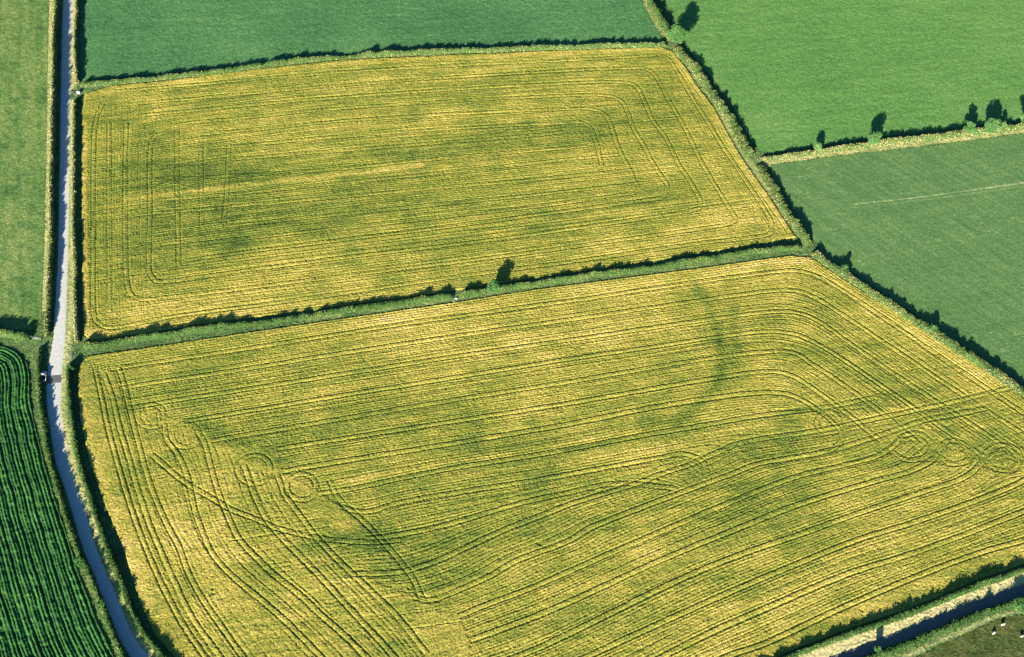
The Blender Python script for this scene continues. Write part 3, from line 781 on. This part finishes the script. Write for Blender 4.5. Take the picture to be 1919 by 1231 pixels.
tree("tree", (1268, 85), 11.4, 4.4, "large round green tree at the hedge corner above the upper barley field", 1, tone0=.55)
tree("tree", (928, 550), 6.9, 2.7, "lone bright green tree in the hedge between the two barley fields", 2, tone0=.5)
tree("tree", (1633, 275), 8.2, 3.4, "round tree standing alone in the middle of the straw coloured hedge", 3, tone0=.62)
tree("shrub", (1531, 285), 5.4, 2.1, "pale shrub at the left end of the straw coloured hedge", 4, cat="shrub", tone0=.95)
tree("tree", (1813, 255), 7.2, 2.6, "narrow green tree just left of the spreading one in the straw coloured hedge", 5, tone0=.6)
tree("tree", (1853, 249), 8.4, 3.7, "wide spreading tree in the straw coloured hedge beside a slim shrub", 6, tone0=.62)
tree("shrub", (1876, 245), 6.2, 1.1, "slim shrub between the spreading tree and the tree at the photo's right edge", 7, cat="shrub", tone0=.7)
tree("tree", (1918, 241), 9.4, 3.7, "tree in the straw coloured hedge cut by the photo's right edge", 8, tone0=.62)
tree("shrub", (1580, 510), 3.9, 2.0, "rounded bush at the upper end of the diagonal hedge", 9, cat="shrub", tone0=.55, low=.1)
tree("shrub", (1748, 622), 4.1, 2.0, "bright green bush halfway along the diagonal hedge", 10, cat="shrub", tone0=.55, low=.1)
tree("shrub", (1910, 1140), 4.6, 3.0, "big leafy bush at the end of the hedge above the sheep", 11, cat="shrub", tone0=.45, low=.05)
tree("shrub", (1643, 1222), 3.9, 1.3, "thin shrub in the hedge beside the track, at the bottom edge", 12, cat="shrub", tone0=.35, low=.1)
tree("shrub", (152, 1056), 3.8, 1.6, "rounded bush in the roadside hedge by the row crop, the upper one of two", 13, cat="shrub", tone0=.35, low=.05)
tree("shrub", (192, 1138), 4.0, 1.7, "rounded bush in the roadside hedge by the row crop, the lower one of two", 14, cat="shrub", tone0=.35, low=.05)
tree("shrub", (137, 694), 2.9, 1.4, "dark bush at the gateway end of the hedge by the lower barley field", 15, cat="shrub", tone0=.25, low=.05)

# ------------------------------------------------------------------ small things
def box(c, s, rz=0.0, bev=0.0):
    """box of size s centred on c, with chamfered vertical edges when bev > 0"""
    x, y, z = (q / 2 for q in s)
    if bev:
        ring_ = [(-x + bev, -y), (x - bev, -y), (x, -y + bev), (x, y - bev), (x - bev, y), (-x + bev, y), (-x, y - bev), (-x, -y + bev)]
    else:
        ring_ = [(-x, -y), (x, -y), (x, y), (-x, y)]
    k = len(ring_)
    V = [(px_, py_, -z) for px_, py_ in ring_] + [(px_, py_, z) for px_, py_ in ring_]
    V = np.array(V); ca, sa = math.cos(rz), math.sin(rz)
    V[:, :2] = V[:, :2] @ np.array([[ca, sa], [-sa, ca]])
    F = [[i, (i + 1) % k, k + (i + 1) % k, k + i] for i in range(k)]
    if k == 4: F += [[3, 2, 1, 0], [4, 5, 6, 7]]
    else: F += [[3, 2, 1, 0], [5, 4, 3, 0], [6, 5, 0, 7], [8, 9, 10, 11], [8, 11, 12, 13], [8, 13, 14, 15]]
    return V + np.array(c), np.array(F)

def gate(p0, p1, label, mat, h=1.2):
    a, b = gpt(*p0), gpt(*p1)
    d = b - a; L = np.linalg.norm(d); rz = math.atan2(d[1], d[0])
    root = tag(empty("field_gate", (a[0], a[1], 0), rz), label, "gate", None)
    bars = [box((L / 2, 0, z), (L - .3, .05, .05)) for z in (.25, .42, .60, .82, h)]
    bars += [box((x, 0, .72), (.06, .06, h - .1)) for x in (.18, L - .18)]
    bars.append(box((L / 2, .04, .70), (.05, .03, .9)))
    new_mesh("gate_frame", *join(bars), mat, parent=root)
    for x in (0, L):
        new_mesh("gate_post", *join([box((x, 0, .72), (.2, .2, 1.45), bev=.04), box((x, 0, 1.465), (.14, .14, .05), bev=.03)]), M_WOOD, parent=root)
    return root
gate((133, 172), (144, 182), "brown wooden gate standing open beside the white tank", M_WOOD)
gate((129, 673), (142, 663), "grey metal gate into the lower barley field by the lane", M_STEEL)
gate((58, 634), (77, 637), "pale metal gate at the lane end of the short left hedge", M_STEEL)

# white square tank in the gateway
g = gpt(148, 175)
tk = tag(empty("water_tank", (g[0], g[1], 0), .05), "small square white tank in the gateway by the lane", "tank")
new_mesh("tank_body", *join([box((0, 0, .62), (1.5, 1.35, 1.0), bev=.12), box((0, 0, 1.135), (1.36, 1.2, .03), bev=.12)]), M_WHITE, parent=tk)
new_mesh("tank_lid", *join([tube([(0, 0, 1.14), (0, 0, 1.20)], [.25, .24], 14), box((0, 0, 1.205), (.30, .30, .02), bev=.08)]), M_WHITE, parent=tk)
new_mesh("pallet", *join([box((0, y, .06), (1.5, .16, .12)) for y in (-.55, 0, .55)]), M_WOOD, parent=tk)

# pick-up truck drawn in at the lane side, in the hedge's shade
g = gpt(83, 708)
d = gpt(84, 695) - gpt(82, 715)
tr = tag(empty("pickup_truck", (g[0], g[1], .05), math.atan2(d[1], d[0])), "white edged dark pick-up pulled off the lane in the hedge's shade", "truck")
def prof(pts, y0, y1):
    n = len(pts)
    V = [(x, y0, z) for x, z in pts] + [(x, y1, z) for x, z in pts]
    F = [[i, (i + 1) % n, n + (i + 1) % n, n + i] for i in range(n)]
    c = (n - 2) // 2
    for s in (0, n):
        for i in range(1, n - 2, 2):
            F.append([s, s + i, s + i + 1, s + i + 2])
    return np.array(V, float), np.array(F)
new_mesh("body", *join([box((0, .86, .75), (4.3, .12, .62)), box((0, -.86, .75), (4.3, .12, .62)), box((-2.1, 0, .72), (.10, 1.6, .56)), box((0, 0, .50), (4.2, 1.6, .10)), box((1.72, 0, .82), (.85, 1.6, .44)), box((.30, 0, .98), (.08, 1.6, .5))]), M_VAN, parent=tr)
new_mesh("cab", *prof([(.36, 1.0), (1.40, 1.0), (1.02, 1.55), (.42, 1.58)], -.78, .78), M_GLASS, parent=tr)
new_mesh("roof", *box((.72, 0, 1.59), (.62, 1.50, .06), bev=.08), M_VAN, parent=tr)
new_mesh("load_bed", *box((-.88, 0, .58), (2.3, 1.58, .06)), M_DARK, parent=tr)
for x in (-1.3, 1.35):
    for y in (-.84, .84):
        w = new_mesh("wheel", *tube([(x, y - .11, .34), (x, y - .10, .34), (x, y + .10, .34), (x, y + .11, .34)], [.2, .34, .34, .2], 16), M_DARK, parent=tr)
for y in (-.62, .62):
    new_mesh("headlight", *box((2.16, y, .80), (.04, .28, .16)), M_WHITE, parent=tr)

# pale stones in the gap between the barley fields
def stone(px, s, label, seed):
    rg = np.random.default_rng(seed); g = gpt(*px)
    n, k = 7, 10; V = []
    for i in range(n):
        ph = math.pi * i / (n - 1)
        for j in range(k):
            t = 2 * math.pi * j / k; r = 1 + .25 * rg.normal() * math.sin(ph)
            V.append((s * math.sin(ph) * math.cos(t) * r, .75 * s * math.sin(ph) * math.sin(t) * r, .5 * s * (1 - math.cos(ph)) * (1 + .08 * rg.normal())))
    F = [(i * k + j, i * k + (j + 1) % k, (i + 1) * k + (j + 1) % k, (i + 1) * k + j) for i in range(n - 1) for j in range(k)]
    o = new_mesh("boulder", np.array(V), np.array(F), M_STONE); o.location = (g[0], g[1], 0)
    tag(o, label, "stone")
stone((855, 560), .62, "pale upright stone in the gap of the hedge between the barley fields", 1)
stone((852, 566), .40, "small low stone at the crop edge below the hedge gap", 2)

# wire fence round the sheep pasture
fp = spline(G([(1690, 1233), (1740, 1211), (1775, 1195), (1840, 1168), (1880, 1152), (1925, 1147), (1990, 1135)]), 3.0)
fr = tag(empty("wire_fence", (*fp[0], 0)), "pale post and wire fence along the edge of the sheep pasture", "fence")
for p in fp:
    q = p - fp[0]
    new_mesh("post", *join([box((q[0], q[1], .6), (.10, .10, 1.2), bev=.02), box((q[0], q[1], 1.21), (.07, .07, .03), bev=.015)]), M_WOOD, parent=fr)
wp = []
for z in (.35, .7, 1.05):
    wp.append(tube(np.c_[fp - fp[0], np.full(len(fp), z)], [.012] * len(fp), 4))
new_mesh("wire", *join(wp), M_STEEL, parent=fr)

# sheep
def sheep(px, rz, label, down, seed):
    g = gpt(*px)
    me = bpy.data.meshes.new("sheep_skeleton")
    hd = [(.52, 0, .74), (.66, 0, .88), (.74, 0, .96), (.92, 0, .90)] if not down else [(.52, 0, .68), (.70, 0, .50), (.80, 0, .30), (.92, 0, .16)]
    V = [(0, 0, .70), (.32, 0, .70), (-.32, 0, .71), (-.50, 0, .68)] + hd
    Rr = [(.29, .30), (.26, .28), (.28, .29), (.17, .18), (.17, .18), (.11, .12), (.095, .10), (.05, .055)]
    E = [(0, 1), (0, 2), (2, 3), (1, 4), (4, 5), (5, 6), (6, 7)]
    for (bx, parent) in ((.30, 1), (-.36, 2)):
        for sy in (-1, 1):
            i = len(V)
            sgn = 1 if bx > 0 else -1
            V += [(bx, sy * .14, .46), (bx + (.02 if bx > 0 else -.05), sy * .14, .25), (bx + .01, sy * .14, .03)]
            Rr += [(.10, .10), (.05, .05), (.045, .045)]
            E += [(parent, i), (i, i + 1), (i + 1, i + 2)]
    i = len(V); V += [(-.62, 0, .52)]; Rr += [(.05, .05)]; E += [(3, i)]
    for sy in (-1, 1):
        i = len(V); b = np.array(hd[2]); V += [(b[0] - .03, sy * .13, b[2] + .03)]; Rr += [(.03, .02)]; E += [(6, i)]
    me.from_pydata(V, E, [])
    o = bpy.data.objects.new("sheep_tmp", me); COL.objects.link(o)
    md = o.modifiers.new("skin", 'SKIN'); md.use_smooth_shade = True
    sk = me.skin_vertices[0].data
    for k, r in enumerate(Rr): sk[k].radius = r
    sk[0].use_root = True
    sb = o.modifiers.new("sub", 'SUBSURF'); sb.levels = 1; sb.render_levels = 1
    dg = bpy.context.evaluated_depsgraph_get()
    m2 = bpy.data.meshes.new_from_object(o.evaluated_get(dg))
    m2.name = "sheep"
    bpy.data.objects.remove(o)
    m2.materials.clear(); m2.materials.append(M_WOOL); m2.materials.append(M_FACE)
    for p in m2.polygons:
        c = p.center
        if c.x > .70 or c.z < .30: p.material_index = 1
    s = bpy.data.objects.new("sheep", m2); COL.objects.link(s)
    s.location = (g[0], g[1], .12); s.rotation_euler = (0, 0, rz)
    return tag(s, label, "sheep", "sheep in the pasture")
sheep((1861, 1188), .5, "white sheep grazing, lowest and leftmost of the flock", True, 1)
sheep((1878, 1172), .15, "white sheep nearest the fence, standing broadside", False, 2)
sheep((1914, 1194), 3.5, "cream sheep at the photo's right edge", False, 3)
